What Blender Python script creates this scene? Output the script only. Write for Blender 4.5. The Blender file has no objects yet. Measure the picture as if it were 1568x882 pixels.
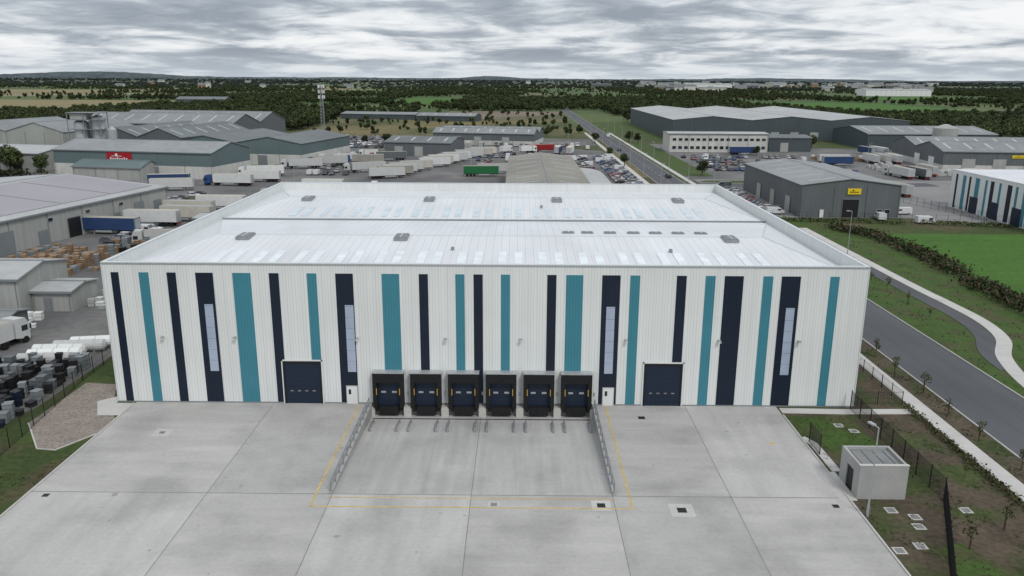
import bpy, math, random
from mathutils import Vector, Matrix, noise
random.seed(7)
D=bpy.data; sc=bpy.context.scene
R=math.radians
# ------------------------------------------------------------------ materials
def mat(name,col,rough=.75,var=.12,scale=.25,seam=None,bump=0,metal=0,fine=0,fscale=6,rnd=0,col2=None,c2scale=.05,c2lo=.45,c2hi=.6,stretch=None,spec=.3):
    m=D.materials.new(name); m.use_nodes=True; nt=m.node_tree; N=nt.nodes; L=nt.links
    b=N['Principled BSDF']; b.inputs['Roughness'].default_value=rough; b.inputs['Metallic'].default_value=metal
    b.inputs['Specular IOR Level'].default_value=spec
    tc=N.new('ShaderNodeTexCoord'); vec=tc.outputs['Object']
    def noi(sc_,det=5,src=None):
        n=N.new('ShaderNodeTexNoise'); n.inputs['Scale'].default_value=sc_; n.inputs['Detail'].default_value=det
        L.new(src or vec,n.inputs['Vector']); return n.outputs['Fac']
    def mr(s,a,b_,c,d):
        n=N.new('ShaderNodeMapRange'); n.inputs[1].default_value=a;n.inputs[2].default_value=b_;n.inputs[3].default_value=c;n.inputs[4].default_value=d
        L.new(s,n.inputs[0]); return n.outputs[0]
    def ma(op,a,b_=None):
        n=N.new('ShaderNodeMath'); n.operation=op
        for i,s in enumerate((a,b_)):
            if s is None: continue
            if isinstance(s,(int,float)): n.inputs[i].default_value=s
            else: L.new(s,n.inputs[i])
        return n.outputs[0]
    fac=None
    if var:
        fac=mr(noi(scale),.3,.7,1-var,1+var)
    if stretch:
        mp=N.new('ShaderNodeMapping'); mp.inputs['Scale'].default_value=stretch[:3]; L.new(vec,mp.inputs[0])
        f=mr(noi(1,6,mp.outputs[0]),.35,.65,1-stretch[3],1+stretch[3]); fac=ma('MULTIPLY',fac,f) if fac else f
    if fine:
        f=mr(noi(fscale,3),.3,.7,1-fine,1+fine); fac=ma('MULTIPLY',fac,f) if fac else f
    if seam:
        seams=seam if isinstance(seam,list) else [seam]
        for (per,w,ax,st) in seams:
            sp=N.new('ShaderNodeSeparateXYZ'); L.new(vec,sp.inputs[0])
            s={'x':sp.outputs[0],'y':sp.outputs[1],'z':sp.outputs[2]}.get(ax) or ma('ADD',sp.outputs[0],sp.outputs[1])
            fr=ma('FRACT',ma('DIVIDE',s,per)); f=ma('SUBTRACT',1,ma('MULTIPLY',ma('LESS_THAN',fr,w),st))
            fac=ma('MULTIPLY',fac,f) if fac else f
    rgb=N.new('ShaderNodeRGB'); rgb.outputs[0].default_value=(*col,1); c=rgb.outputs[0]
    if col2:
        mx=N.new('ShaderNodeMix'); mx.data_type='RGBA'; L.new(mr(noi(c2scale,8),c2lo,c2hi,0,1),mx.inputs[0]); L.new(c,mx.inputs[6]); mx.inputs[7].default_value=(*col2,1); c=mx.outputs[2]
    if rnd:
        oi=N.new('ShaderNodeObjectInfo'); f=mr(oi.outputs['Random'],0,1,1-rnd,1+rnd); fac=ma('MULTIPLY',fac,f) if fac else f
    if fac:
        vs=N.new('ShaderNodeVectorMath'); vs.operation='SCALE'; L.new(c,vs.inputs[0]); L.new(fac,vs.inputs['Scale']); c=vs.outputs[0]
    L.new(c,b.inputs['Base Color'])
    if bump:
        bp=N.new('ShaderNodeBump'); bp.inputs['Strength'].default_value=bump; bp.inputs['Distance'].default_value=.05
        L.new(noi(fscale,5),bp.inputs['Height']); L.new(bp.outputs[0],b.inputs['Normal'])
    return m
M={}
M['clad']=mat('white_cladding',(.70,.722,.71),.5,.035,.15,[(.333,.22,'xy',.13),(1.0,.05,'xy',.12)],stretch=(1.2,1.2,.05,.035))
M['navy']=mat('navy_cladding',(.011,.018,.034),.45,.08,.3,[(.333,.22,'xy',.25)])
M['teal']=mat('teal_cladding',(.052,.215,.275),.45,.05,.3,[(.333,.22,'xy',.16)])
M['capping']=mat('parapet_capping',(.60,.63,.64),.4,.03)
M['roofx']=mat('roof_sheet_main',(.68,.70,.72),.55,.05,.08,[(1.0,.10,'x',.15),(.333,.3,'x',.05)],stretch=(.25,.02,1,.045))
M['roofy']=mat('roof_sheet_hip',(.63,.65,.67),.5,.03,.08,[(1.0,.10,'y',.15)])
M['gutter']=mat('gutter_grey',(.20,.22,.23),.5,.05)
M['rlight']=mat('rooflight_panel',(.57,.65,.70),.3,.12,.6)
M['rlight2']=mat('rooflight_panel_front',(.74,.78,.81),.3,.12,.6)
M['window']=mat('opal_window',(.36,.42,.53),.2,.10,.4,[(1.3,.03,'z',.5)],spec=.6)
M['glass']=mat('dark_glass',(.02,.025,.03),.12,0,spec=.7)
M['black']=mat('black_rubber',(.012,.012,.013),.7,.1,2)
M['blackm']=mat('black_metal',(.015,.015,.017),.5,.05)
M['navydoor']=mat('navy_door',(.014,.024,.045),.4,.05,.5,[(.55,.05,'z',.5)])
M['yellow']=mat('yellow_paint',(.62,.36,.03),.5,.05)
M['white']=mat('white_paint',(.70,.71,.70),.45,.04,1)
M['galv']=mat('galvanised_steel',(.45,.47,.48),.4,.1,2,metal=.4)
M['galvd']=mat('galvanised_tube',(.27,.285,.295),.5,.1,2,metal=.3)
cc=dict(fine=.05,fscale=2.5,bump=.1,c2scale=.13,c2lo=.48,c2hi=.64)
M['conc']=mat('yard_concrete',(.425,.412,.397),.85,.11,.05,[(4.15,.010,'y',.10)],stretch=(.10,.55,1,.07),col2=(.35,.34,.328),**cc)
M['conc2']=mat('yard_concrete_pale',(.448,.436,.42),.85,.11,.06,[(4.15,.010,'y',.10)],stretch=(.55,.09,1,.07),col2=(.375,.365,.352),**cc)
M['conc3']=mat('yard_concrete_dull',(.40,.39,.376),.85,.11,.045,[(4.15,.010,'y',.10)],stretch=(.3,.3,1,.07),col2=(.335,.327,.315),**cc)
M['concpit']=mat('dock_concrete',(.42,.415,.40),.85,.12,.10,[(4.24,.010,'x',.14)],fine=.04,fscale=2.5,stretch=(1.1,.06,1,.08),col2=(.35,.34,.33),c2scale=.2,c2lo=.48,c2hi=.65)
M['concwall']=mat('cast_concrete',(.36,.36,.35),.85,.12,.4,fine=.06)
M['joint']=mat('joint_sealant',(.21,.205,.20),.9,.15,.5)
M['stain']=mat('concrete_stain',(.31,.30,.29),.85,.15,.8)
M['yline']=mat('yellow_line_paint',(.56,.40,.11),.7,.22,.8,fine=.15)
M['path']=mat('footpath_concrete',(.50,.49,.465),.85,.08,.3,[(3,.012,'y',.3)],fine=.05)
M['asph']=mat('asphalt',(.092,.095,.102),.85,.10,.06,fine=.06,fscale=3,stretch=(.6,.012,1,.08))
M['asphold']=mat('worn_asphalt',(.13,.128,.128),.9,.25,.05,fine=.12,fscale=.8,col2=(.18,.175,.168),c2scale=.03,c2lo=.48,c2hi=.62)
M['lot']=mat('concrete_lot',(.23,.225,.22),.9,.18,.04,[(6,.01,'x',.2),(6,.01,'y',.2)],fine=.08)
M['line']=mat('road_marking',(.6,.6,.58),.7,.15,.8)
M['gravel']=mat('gravel_paving',(.25,.215,.185),.95,.15,.6,fine=.3,fscale=3.2,bump=.4)
M['grass']=mat('grass',(.048,.072,.018),.95,.22,.12,fine=.25,fscale=1.6,col2=(.085,.072,.038),c2scale=.14,c2lo=.5,c2hi=.62,bump=.5)
M['soil']=mat('bare_soil_verge',(.085,.066,.046),.95,.25,.25,fine=.25,fscale=2,col2=(.05,.068,.02),c2scale=.18,c2lo=.46,c2hi=.6,bump=.6)
M['lawn']=mat('lawn',(.050,.090,.018),.95,.15,.3,fine=.22,fscale=2,col2=(.07,.07,.03),c2scale=.2,c2lo=.48,c2hi=.64,bump=.4)
M['green']=mat('green_field',(.052,.128,.016),.95,.13,.05,fine=.16,fscale=.9,stretch=(.03,.3,1,.08))
M['tan']=mat('stubble_field',(.21,.18,.09),.95,.10,.02,fine=.1,fscale=.3)
M['rough']=mat('rough_ground',(.15,.125,.055),.95,.2,.02,fine=.25,fscale=.25,col2=(.065,.08,.028),c2scale=.012)
M['bare']=mat('bare_ground',(.19,.155,.12),.95,.2,.02,fine=.15,fscale=.2,col2=(.09,.09,.04),c2scale=.01,c2lo=.5,c2hi=.6)
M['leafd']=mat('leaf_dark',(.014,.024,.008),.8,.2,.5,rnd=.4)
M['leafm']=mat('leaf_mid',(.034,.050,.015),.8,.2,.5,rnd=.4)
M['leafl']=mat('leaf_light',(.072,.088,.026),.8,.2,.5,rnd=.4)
M['leafb']=mat('bramble_brown',(.085,.060,.035),.9,.2,.5)
M['fard']=mat('hazed_leaf_dark',(.034,.047,.040),.9,.2,.1,rnd=.4)  # both far leaf colours carry a bluish tint standing in for distance haze
M['farl']=mat('hazed_leaf_light',(.062,.078,.058),.9,.2,.1,rnd=.4)
M['bark']=mat('bark',(.07,.055,.04),.9,.2,3)
M['greyw']=mat('grey_cladding',(.12,.132,.14),.55,.07,.1,[(1.0,.08,'xy',.15)],stretch=(.8,.8,.05,.05))
M['darkw']=mat('dark_blue_grey_cladding',(.065,.084,.094),.55,.06,.1,[(2.0,.06,'xy',.2)])
M['lightw']=mat('light_grey_cladding',(.35,.36,.34),.6,.08,.1,[(1.0,.08,'xy',.12)],stretch=(.8,.8,.04,.08))
M['render']=mat('white_render_wall',(.52,.52,.49),.8,.10,.15,stretch=(.8,.8,.1,.06))
M['roofg']=mat('grey_roof',(.22,.235,.24),.65,.10,.05,[(1.0,.12,'y',.10)],stretch=(.4,.4,1,.08))
M['roofgx']=mat('grey_roof_sheet',(.26,.275,.28),.65,.10,.05,[(1.0,.12,'x',.10)],stretch=(.4,.4,1,.08))
M['roofd']=mat('dark_roof',(.15,.165,.17),.65,.14,.05,[(1.0,.12,'x',.10)],stretch=(.4,.4,1,.08))
M['roofl']=mat('pale_roof',(.39,.40,.40),.6,.10,.05,[(1.0,.12,'x',.08)],stretch=(.4,.4,1,.07))
M['roofb']=mat('weathered_roof',(.25,.24,.21),.8,.16,.06,[(1.1,.12,'x',.12)],fine=.1,fscale=.7)
M['roofteal']=mat('teal_grey_roof',(.12,.165,.17),.6,.1,.05,[(1.0,.12,'x',.1)])
M['slight']=mat('shed_rooflight',(.42,.44,.42),.5,.1)
M['solar']=mat('solar_panel',(.27,.255,.28),.35,.08,.05,[(1.7,.06,'x',.3),(1.05,.06,'y',.25)],spec=.5)
M['red']=mat('red_sign_paint',(.35,.012,.02),.5,.05)
M['signy']=mat('yellow_sign_paint',(.75,.55,.02),.5,.05)
M['wood']=mat('pallet_wood',(.25,.17,.105),.85,.3,.9,fine=.15)
M['trail']=mat('trailer_white',(.58,.59,.58),.5,.06,.6,rnd=.25)
M['trailtop']=mat('trailer_roof',(.42,.40,.35),.6,.12,.4,rnd=.35)
M['blue']=mat('trailer_blue',(.025,.055,.14),.5,.08)
M['greent']=mat('trailer_green',(.02,.14,.05),.5,.08)
cols={'white':(.62,.63,.64),'black':(.015,.015,.017),'grey':(.10,.105,.11),'silver':(.34,.35,.36),'blue':(.025,.07,.20),'red':(.26,.02,.02),'navy':(.02,.03,.07)}
for k,c in cols.items(): M['p_'+k]=mat('car_paint_'+k,c,.3,0,spec=.6)
M['lamp']=mat('lamp_red',(.4,.02,.02),.4,0)
M['hlamp']=mat('lamp_clear',(.6,.6,.58),.2,0)
# ------------------------------------------------------------------ mesh builder
class MB:
    def __init__(s): s.v=[];s.f=[];s.mi=[];s.m=[]
    def idx(s,m):
        m=M[m]
        if m not in s.m: s.m.append(m)
        return s.m.index(m)
    def add(s,vs,fs,m,xf=None):
        o=len(s.v); s.v+= [tuple(xf@Vector(p)) for p in vs] if xf else [tuple(p) for p in vs]
        i=s.idx(m)
        for f in fs: s.f.append([o+k for k in f]); s.mi.append(i)
    def box(s,x0,x1,y0,y1,z0,z1,m,xf=None):
        s.add([(x0,y0,z0),(x1,y0,z0),(x1,y1,z0),(x0,y1,z0),(x0,y0,z1),(x1,y0,z1),(x1,y1,z1),(x0,y1,z1)],
              [(0,3,2,1),(4,5,6,7),(0,1,5,4),(1,2,6,5),(2,3,7,6),(3,0,4,7)],m,xf)
    def quad(s,a,b,c,d,m): s.add([a,b,c,d],[(0,1,2,3)],m)
    def cyl(s,p0,p1,r0,r1,m,n=8,cap=True):
        p0=Vector(p0);p1=Vector(p1);d=(p1-p0).normalized(); a=d.orthogonal().normalized(); b=d.cross(a)
        vs=[]
        for p,r in((p0,r0),(p1,r1)):
            for i in range(n):
                t=2*math.pi*i/n; vs.append(p+a*math.cos(t)*r+b*math.sin(t)*r)
        fs=[(i,(i+1)%n,n+(i+1)%n,n+i) for i in range(n)]
        if cap: fs+= [tuple(range(n-1,-1,-1)),tuple(range(n,2*n))]
        s.add(vs,fs,m)
    def extr(s,prof,a0,a1,m,plane='xz'):
        n=len(prof)
        if plane=='xz': vs=[(p[0],a0,p[1]) for p in prof]+[(p[0],a1,p[1]) for p in prof]
        else: vs=[(a0,p[0],p[1]) for p in prof]+[(a1,p[0],p[1]) for p in prof]
        s.add(vs,[tuple(range(n)),tuple(range(2*n-1,n-1,-1))]+[(i,n+i,n+(i+1)%n,(i+1)%n) for i in range(n)],m)
    def mesh(s,name):
        me=D.meshes.new(name); me.from_pydata(s.v,[],s.f)
        for m in s.m: me.materials.append(m)
        me.polygons.foreach_set('material_index',s.mi); me.update(); return me
    def obj(s,name,parent=None,loc=(0,0,0),rz=0): return mk(name,s.mesh(name),parent,loc,rz)
def mk(name,me,parent=None,loc=(0,0,0),rz=0,sc_=1):
    o=D.objects.new(name,me); sc.collection.objects.link(o); o.location=loc; o.rotation_euler=(0,0,rz)
    if sc_!=1: o.scale=(sc_,)*3 if not isinstance(sc_,tuple) else sc_
    if parent: o.parent=parent
    return o
def empty(name,loc=(0,0,0),rz=0):
    o=D.objects.new(name,None); o.empty_display_size=1; sc.collection.objects.link(o); o.location=loc;o.rotation_euler=(0,0,rz); return o
def sheet(name,pts,z,m):
    b=MB(); b.add([(x,y,z) for x,y in pts],[tuple(range(len(pts)))],m); return b.obj(name)
def rect(name,x0,x1,y0,y1,z,m): return sheet(name,[(x0,y0),(x1,y0),(x1,y1),(x0,y1)],z,m)
def ribbon(name,pts,w,z0,z1,m):
    b=MB(); P=[Vector((x,y)) for x,y in pts]; Lf=[];Rt=[]
    for i,p in enumerate(P):
        d=(P[min(i+1,len(P)-1)]-P[max(i-1,0)]).normalized(); n=Vector((-d.y,d.x))*w/2; Lf.append(p+n);Rt.append(p-n)
    n=len(P)
    vs=[(q.x,q.y,z1) for q in Lf]+[(q.x,q.y,z1) for q in Rt]+[(q.x,q.y,z0) for q in Lf]+[(q.x,q.y,z0) for q in Rt]
    fs=[]
    for i in range(n-1):
        fs+=[(n+i,n+i+1,i+1,i),(i,i+1,2*n+i+1,2*n+i),(n+i+1,n+i,3*n+i,3*n+i+1)]
    fs+=[(0,2*n,3*n,n),(n-1,2*n-1,4*n-1,3*n-1)]
    b.add(vs,fs,m); return b.obj(name)
def smooth(pts,k=6):
    out=[]; P=[Vector(p) for p in pts]
    for i in range(len(P)-1):
        a=P[max(i-1,0)];b=P[i];c=P[i+1];d=P[min(i+2,len(P)-1)]
        for j in range(k):
            t=j/k; out.append(tuple(.5*((2*b)+(c-a)*t+(2*a-5*b+4*c-d)*t*t+(3*b-a-3*c+d)*t**3)))
    out.append(tuple(P[-1])); return out
# ------------------------------------------------------------------ ground
gm=mat('countryside_ground',(.055,.075,.022),.95,.2,.02,fine=.18,fscale=.5,col2=(.09,.08,.04),c2scale=.06,c2lo=.5,c2hi=.65)
nt=gm.node_tree;N=nt.nodes;L=nt.links;b=N['Principled BSDF']; src=b.inputs['Base Color'].links[0].from_socket
tc=N.new('ShaderNodeTexCoord');vo=N.new('ShaderNodeTexVoronoi');vo.inputs['Scale'].default_value=1/300;L.new(tc.outputs['Object'],vo.inputs['Vector'])
cr=N.new('ShaderNodeValToRGB');sp=N.new('ShaderNodeSeparateColor');L.new(vo.outputs['Color'],sp.inputs[0]);L.new(sp.outputs[0],cr.inputs[0])
e=cr.color_ramp;e.interpolation='CONSTANT';e.elements[0].color=(.055,.10,.028,1);e.elements[1].position=.28;e.elements[1].color=(.085,.115,.038,1)
for p,c in((.5,(.15,.135,.075,1)),(.62,(.065,.10,.033,1)),(.8,(.11,.12,.055,1)),(.93,(.22,.19,.11,1))):
    q=e.elements.new(p);q.color=c
s3=N.new('ShaderNodeSeparateXYZ');L.new(tc.outputs['Object'],s3.inputs[0])
mr=N.new('ShaderNodeMapRange');mr.inputs[1].default_value=560;mr.inputs[2].default_value=700;L.new(s3.outputs[1],mr.inputs[0])
mx=N.new('ShaderNodeMix');mx.data_type='RGBA';L.new(mr.outputs[0],mx.inputs[0]);L.new(src,mx.inputs[6]);L.new(cr.outputs[0],mx.inputs[7])
haze_mr=N.new('ShaderNodeMapRange');haze_mr.inputs[1].default_value=2800;haze_mr.inputs[2].default_value=8000;haze_mr.inputs[4].default_value=.8;L.new(s3.outputs[1],haze_mr.inputs[0])
mx2=N.new('ShaderNodeMix');mx2.data_type='RGBA';L.new(haze_mr.outputs[0],mx2.inputs[0]);L.new(mx.outputs[2],mx2.inputs[6]);mx2.inputs[7].default_value=(.065,.085,.085,1)  # aerial haze painted into the ground colour, bluer with distance
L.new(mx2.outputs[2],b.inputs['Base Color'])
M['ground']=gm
PX0,PX1,PY0,PY1,PZ=-16.6,8.8,65.0,85.7,-1.25
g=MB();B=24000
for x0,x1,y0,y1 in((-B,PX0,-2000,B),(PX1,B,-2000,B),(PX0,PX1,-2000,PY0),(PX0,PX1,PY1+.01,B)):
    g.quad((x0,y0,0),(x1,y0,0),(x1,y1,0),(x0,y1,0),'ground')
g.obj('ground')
rect('grass_verge',-54.5,-44.1,20,101,.012,'grass')
rect('grass_verge',30.1,44.8,25,84,.012,'soil')
rect('grass_verge',38.95,45.4,85.4,220,.012,'soil')
rect('grass_verge',47.6,50.4,25,560,.014,'soil')
rect('grass_verge',60.5,84,50,213,.016,'lawn')
sheet('lawn',[(30.3,82.9),(37.6,82.9),(37.4,79),(38,74.5),(35.5,72),(32.4,73),(31.8,77)],.03,'lawn')
sheet('lawn',[(37.6,52),(36.2,50),(33.4,52),(34.5,57),(36.5,58)],.03,'lawn')
# ------------------------------------------------------------------ main yard
y=MB(); z=.03
xs=[-44,-28,PX0,-4,PX1,19.5,30]; ys=[15,48,PY0,85.7]; pat=['conc','conc2','conc3','conc','conc3','conc','conc2','conc','conc2','conc','conc3','conc','conc','conc3','','','conc','conc2']
for jy in range(3):
    for ix in range(6):
        x0,x1,y0,y1=xs[ix],xs[ix+1],ys[jy],ys[jy+1]
        if jy==2 and ix in(2,3): continue
        y.quad((x0,y0,z),(x1,y0,z),(x1,y1,z),(x0,y1,z),pat[jy*6+ix])
y.obj('concrete_yard')
p=MB(); p.quad((PX0,PY0,z),(PX1,PY0,z),(PX1,PY1,PZ),(PX0,PY1,PZ),'concpit')
for X,sg in((PX0,1),(PX1,-1)):
    p.add([(X,PY0,z),(X,PY1,z),(X,PY1,PZ)],[(0,1,2)],'concwall')
    p.box(min(X,X-sg*.3),max(X,X-sg*.3),PY0,PY1-.02,z-.01,z+.15,'concwall')
p.box(PX0-.3,PX1+.3,PY1-.02,PY1+.3,PZ-.1,-.02,'concwall')
p.box(PX0+.3,PX1-.3,PY1-1.7,PY1-1.5,PZ+.02,PZ+.125,'blackm')
p.obj('loading_dock_ramp')
j=MB()
def jl(x0,x1,y0,y1,zz=z+.004,m='joint'): j.quad((x0,y0,zz),(x1,y0,zz),(x1,y1,zz),(x0,y1,zz),m)
for X in(-28,19.5): jl(X-.035,X+.035,15,85.5)
for X in(-16.6,-4,8.8): jl(X-.035,X+.035,15,64.9)
jl(-44,30,64.9,65.0); jl(-44,30,48,48.07)
j.add([(-4.035,PY0,z+.005),(-3.965,PY0,z+.005),(-3.965,PY1,PZ+.005),(-4.035,PY1,PZ+.005)],[(0,1,2,3)],'joint')
j.obj('concrete_joints')
yl=MB(); zz=z+.008
for x0,x1,y0,y1 in((-18.17,-18.02,62.7,85.3),(10.24,10.39,62.7,85.3),(-18.02,10.24,62.7,62.84),(-16.9,9.0,64.3,64.41)):
    yl.quad((x0,y0,zz),(x1,y0,zz),(x1,y1,zz),(x0,y1,zz),'yline')
yl.obj('yellow_line_markings')
st=MB(); rs=random.Random(3)
for i in range(80):
    cx,cy=rs.uniform(-42,28),rs.uniform(45,84)
    if PX0-.6<cx<PX1+.6 and cy>62: continue
    r0=rs.uniform(.04,.16)*(2.2 if i%9==0 else 1); n=9
    st.add([(cx+math.cos(k*6.283/n)*r0*rs.uniform(.5,1.3),cy+math.sin(k*6.283/n)*r0*rs.uniform(.5,1.3),z+.003) for k in range(n)],[tuple(range(n))],'stain')
st.obj('concrete_stains')
k=MB()
k.box(-44.15,-44.0,15,85.2,0,.14,'path'); k.box(30.0,30.15,15,83.2,0,.14,'path')
k.obj('yard_kerb')
def cover(nm,x,y_,w,pad,zz,m='blackm'):
    c=MB(); c.box(x-pad,x+pad,y_-pad,y_+pad,zz-.02,zz+.006,'path'); c.box(x-w,x+w,y_-w,y_+w,zz,zz+.014,m); c.obj(nm)
for x,y_,w,pd,m in((-37.5,77.5,.28,.9,'joint'),(14.0,82.2,.38,.42,'blackm'),(14.6,62.6,.40,1.05,'blackm'),(7.6,63.3,.36,.85,'blackm'),(-1.9,63.3,.28,.55,'joint'),(28.4,63.5,.28,.3,'blackm'),(26.6,76,.22,.25,'yline'),(-42.3,64.3,.28,.3,'blackm')):
    cover('drain_cover',x,y_,w,pd,z,m)
for x,y_ in((33.0,62.9),(34.6,61.8),(34.2,60.3),(39.6,63.0),(30.9,56.7),(32.9,57.4),(35.3,80.6),(36.4,79.2)):
    cover('manhole_cover',x,y_,.34,.48,.03,'joint')
# ------------------------------------------------------------------ main warehouse
W=empty('warehouse'); X0,X1,Y0,Y1,H=-46.1,38.9,85.7,155.7,16.6
w=MB()
w.box(X0,X1,Y0,Y0+.3,0,H,'clad'); w.box(X0,X1,Y1-.3,Y1,0,H,'clad')
w.box(X0,X0+.3,Y0+.3,Y1-.3,0,H,'clad'); w.box(X1-.3,X1,Y0+.3,Y1-.3,0,H,'clad')
w.obj('walls',W)
c=MB();o=.07
c.box(X0-o,X1+o,Y0-o,Y0+.3+o,H,H+.07,'capping'); c.box(X0-o,X1+o,Y1-.3-o,Y1+o,H,H+.07,'capping')
c.box(X0-o,X0+.3+o,Y0+.3+o,Y1-.3-o,H,H+.07,'capping'); c.box(X1-.3-o,X1+o,Y0+.3+o,Y1-.3-o,H,H+.07,'capping')
c.box(X0-.02,X1+.02,Y0-.05,Y0-.002,0.0,.16,'gutter'); c.box(X0-.05,X1+.05,Y0-.075,Y0-.002,H-.16,H-.001,'galv')
for X in(X0,X1): c.box(X-.06,X+.06,Y0-.06,Y0+.06,.16,H-.17,'capping')
c.obj('parapet_capping',W)
r=MB(); a0,a1,b0,b1=X0+.3,X1-.3,Y0+.3,Y1-.3; zl,zr=15.1,16.3; yv=122.
for f0,f1 in((b0,yv),(yv,b1)):
    ym=(f0+f1)/2
    r.quad((a0,f0,zl),(a1,f0,zl),(a1-6,ym,zr),(a0+6,ym,zr),'roofx'); r.quad((a0+6,ym,zr),(a1-6,ym,zr),(a1,f1,zl),(a0,f1,zl),'roofx')
    r.add([(a0,f0,zl),(a0+6,ym,zr),(a0,f1,zl)],[(0,1,2)],'roofy'); r.add([(a1,f0,zl),(a1,f1,zl),(a1-6,ym,zr)],[(0,1,2)],'roofy')
    r.box(a0+6,a1-6,ym-.22,ym+.22,zr-.03,zr+.05,'capping')
    for sx,xx in((1,a0),(-1,a1)):
        for fy in(f0,f1): r.cyl((xx,fy,zl-.02),(xx+sx*6,ym,zr),.13,.13,'capping',6)
r.box(a0,a1,yv-.1,yv+.75,zl-.1,zl+.14,'gutter')
r.obj('roof',W)
r=MB()
def rz(yy,base): return zl+(yy-base)/((yv-b0)/2 if base<100 else (b1-yv)/2)*(zr-zl)
x=-36.2
while x<30.5:
    for dx in(0,1.95):
        for ya,yb,base,mm in((90.4,96.2,b0,'rlight2'),(124.5,131.0,yv,'rlight')):
            r.quad((x+dx,ya,rz(ya,base)+.04),(x+dx+1.0,ya,rz(ya,base)+.04),(x+dx+1.0,yb,rz(yb,base)+.04),(x+dx,yb,rz(yb,base)+.04),mm)
    x+=4.85
r.obj('rooflights',W)
def hatch(x,y_,zz,sx,sy,h):
    hb=MB(); hb.box(-sx,sx,-sy,sy,-.2,h,'galvd'); hb.box(-sx+.15,sx-.15,-sy+.15,sy-.15,h,h+.06,'gutter'); hb.box(-.04,.04,-sy+.1,sy-.1,h+.06,h+.12,'white')
    hb.obj('roof_hatch_part',W,(x,y_,zz))
for x in(-35.6,-15.1,27.8): hatch(x,102.5,16.1,.85,1.5,.45)
for x in(-36,-15.1,6.8,27.6): hatch(x,136.5,16.1,.85,1.5,.45)
for x in(7,9.6,12.7,15.9,18.9,22,25.1): hatch(x,107.3,16.0,.8,.6,.25)
for x,y_ in((-8,97),(19,96.5),(4,131)): hatch(x,y_,15.8,.2,.2,.4)
S=[(-45.16,-44.29,'n'),(-42.04,-40.95,'t'),(-38.92,-37.91,'n'),(-35.74,-33.78,'n'),(-31.61,-29.58,'t'),(-27.55,-26.46,'n'),(-23.34,-22.26,'t'),(-20.16,-18.2,'n'),(-15.01,-13.06,'t'),(-10.88,-9.87,'n'),(-6.82,-5.81,'t'),(-4.8,-3.78,'n'),(-1.75,-.74,'t'),(3.39,4.41,'n'),(5.49,7.38,'t'),(9.48,11.51,'n'),(12.6,13.68,'t'),(17.74,18.83,'n'),(20.93,22.02,'t'),(23.03,25.13,'n'),(27.3,28.39,'t'),(29.33,31.44,'n'),(34.7,35.71,'t')]
s=MB()
for a,b_,k_ in S: s.box(a,b_,Y0-.03,Y0-.001,.17,15.5,'navy' if k_=='n' else 'teal')
s.obj('cladding_stripes',W)
s=MB()
for a in(-35.02,-19.25,10.05,30.1):
    s.box(a-.06,a+1.02,Y0-.06,Y0-.031,3.85,11.95,'navydoor'); s.box(a,a+.96,Y0-.08,Y0-.061,3.92,11.88,'window')
s.obj('strip_windows',W)
s=MB()
for a,b_ in((-26.5,-22.5),(14.8,18.8)):
    s.box(a-.2,a,Y0-.16,Y0-.032,0,5.2,'blackm'); s.box(b_,b_+.2,Y0-.16,Y0-.032,0,5.2,'blackm'); s.box(a,b_,Y0-.16,Y0-.032,4.95,5.2,'blackm')
    s.box(a-.35,a-.2,Y0-.12,Y0-.032,0,5.35,'white'); s.box(b_+.2,b_+.35,Y0-.12,Y0-.032,0,5.35,'white'); s.box(a-.35,b_+.35,Y0-.12,Y0-.033,5.2,5.35,'white')
    s.box(a,b_,Y0-.08,Y0-.031,.02,4.95,'navydoor')
    for i in range(4): s.box(a+.5+i*.85,a+.85+i*.85,Y0-.1,Y0-.081,1.5,1.65,'joint')
for a in(-19.5,10.0):
    s.box(a-.08,a+1.28,Y0-.08,Y0-.032,0,2.25,'galv'); s.box(a,a+1.2,Y0-.11,Y0-.081,.03,2.15,'white'); s.box(a+.2,a+.5,Y0-.115,Y0-.111,1.2,1.8,'glass')
s.obj('doors',W)
s=MB()
for X in(-40.1,-31.9,-18.0,-8.0,.5,12.4,22.9,31.9):
    s.box(X-.14,X+.14,Y0-.42,Y0-.002,7.9,8.12,'galv'); s.box(X-.18,X+.18,Y0-.5,Y0-.3,7.82,7.9,'hlamp')
s.obj('wall_lights',W)
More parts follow.
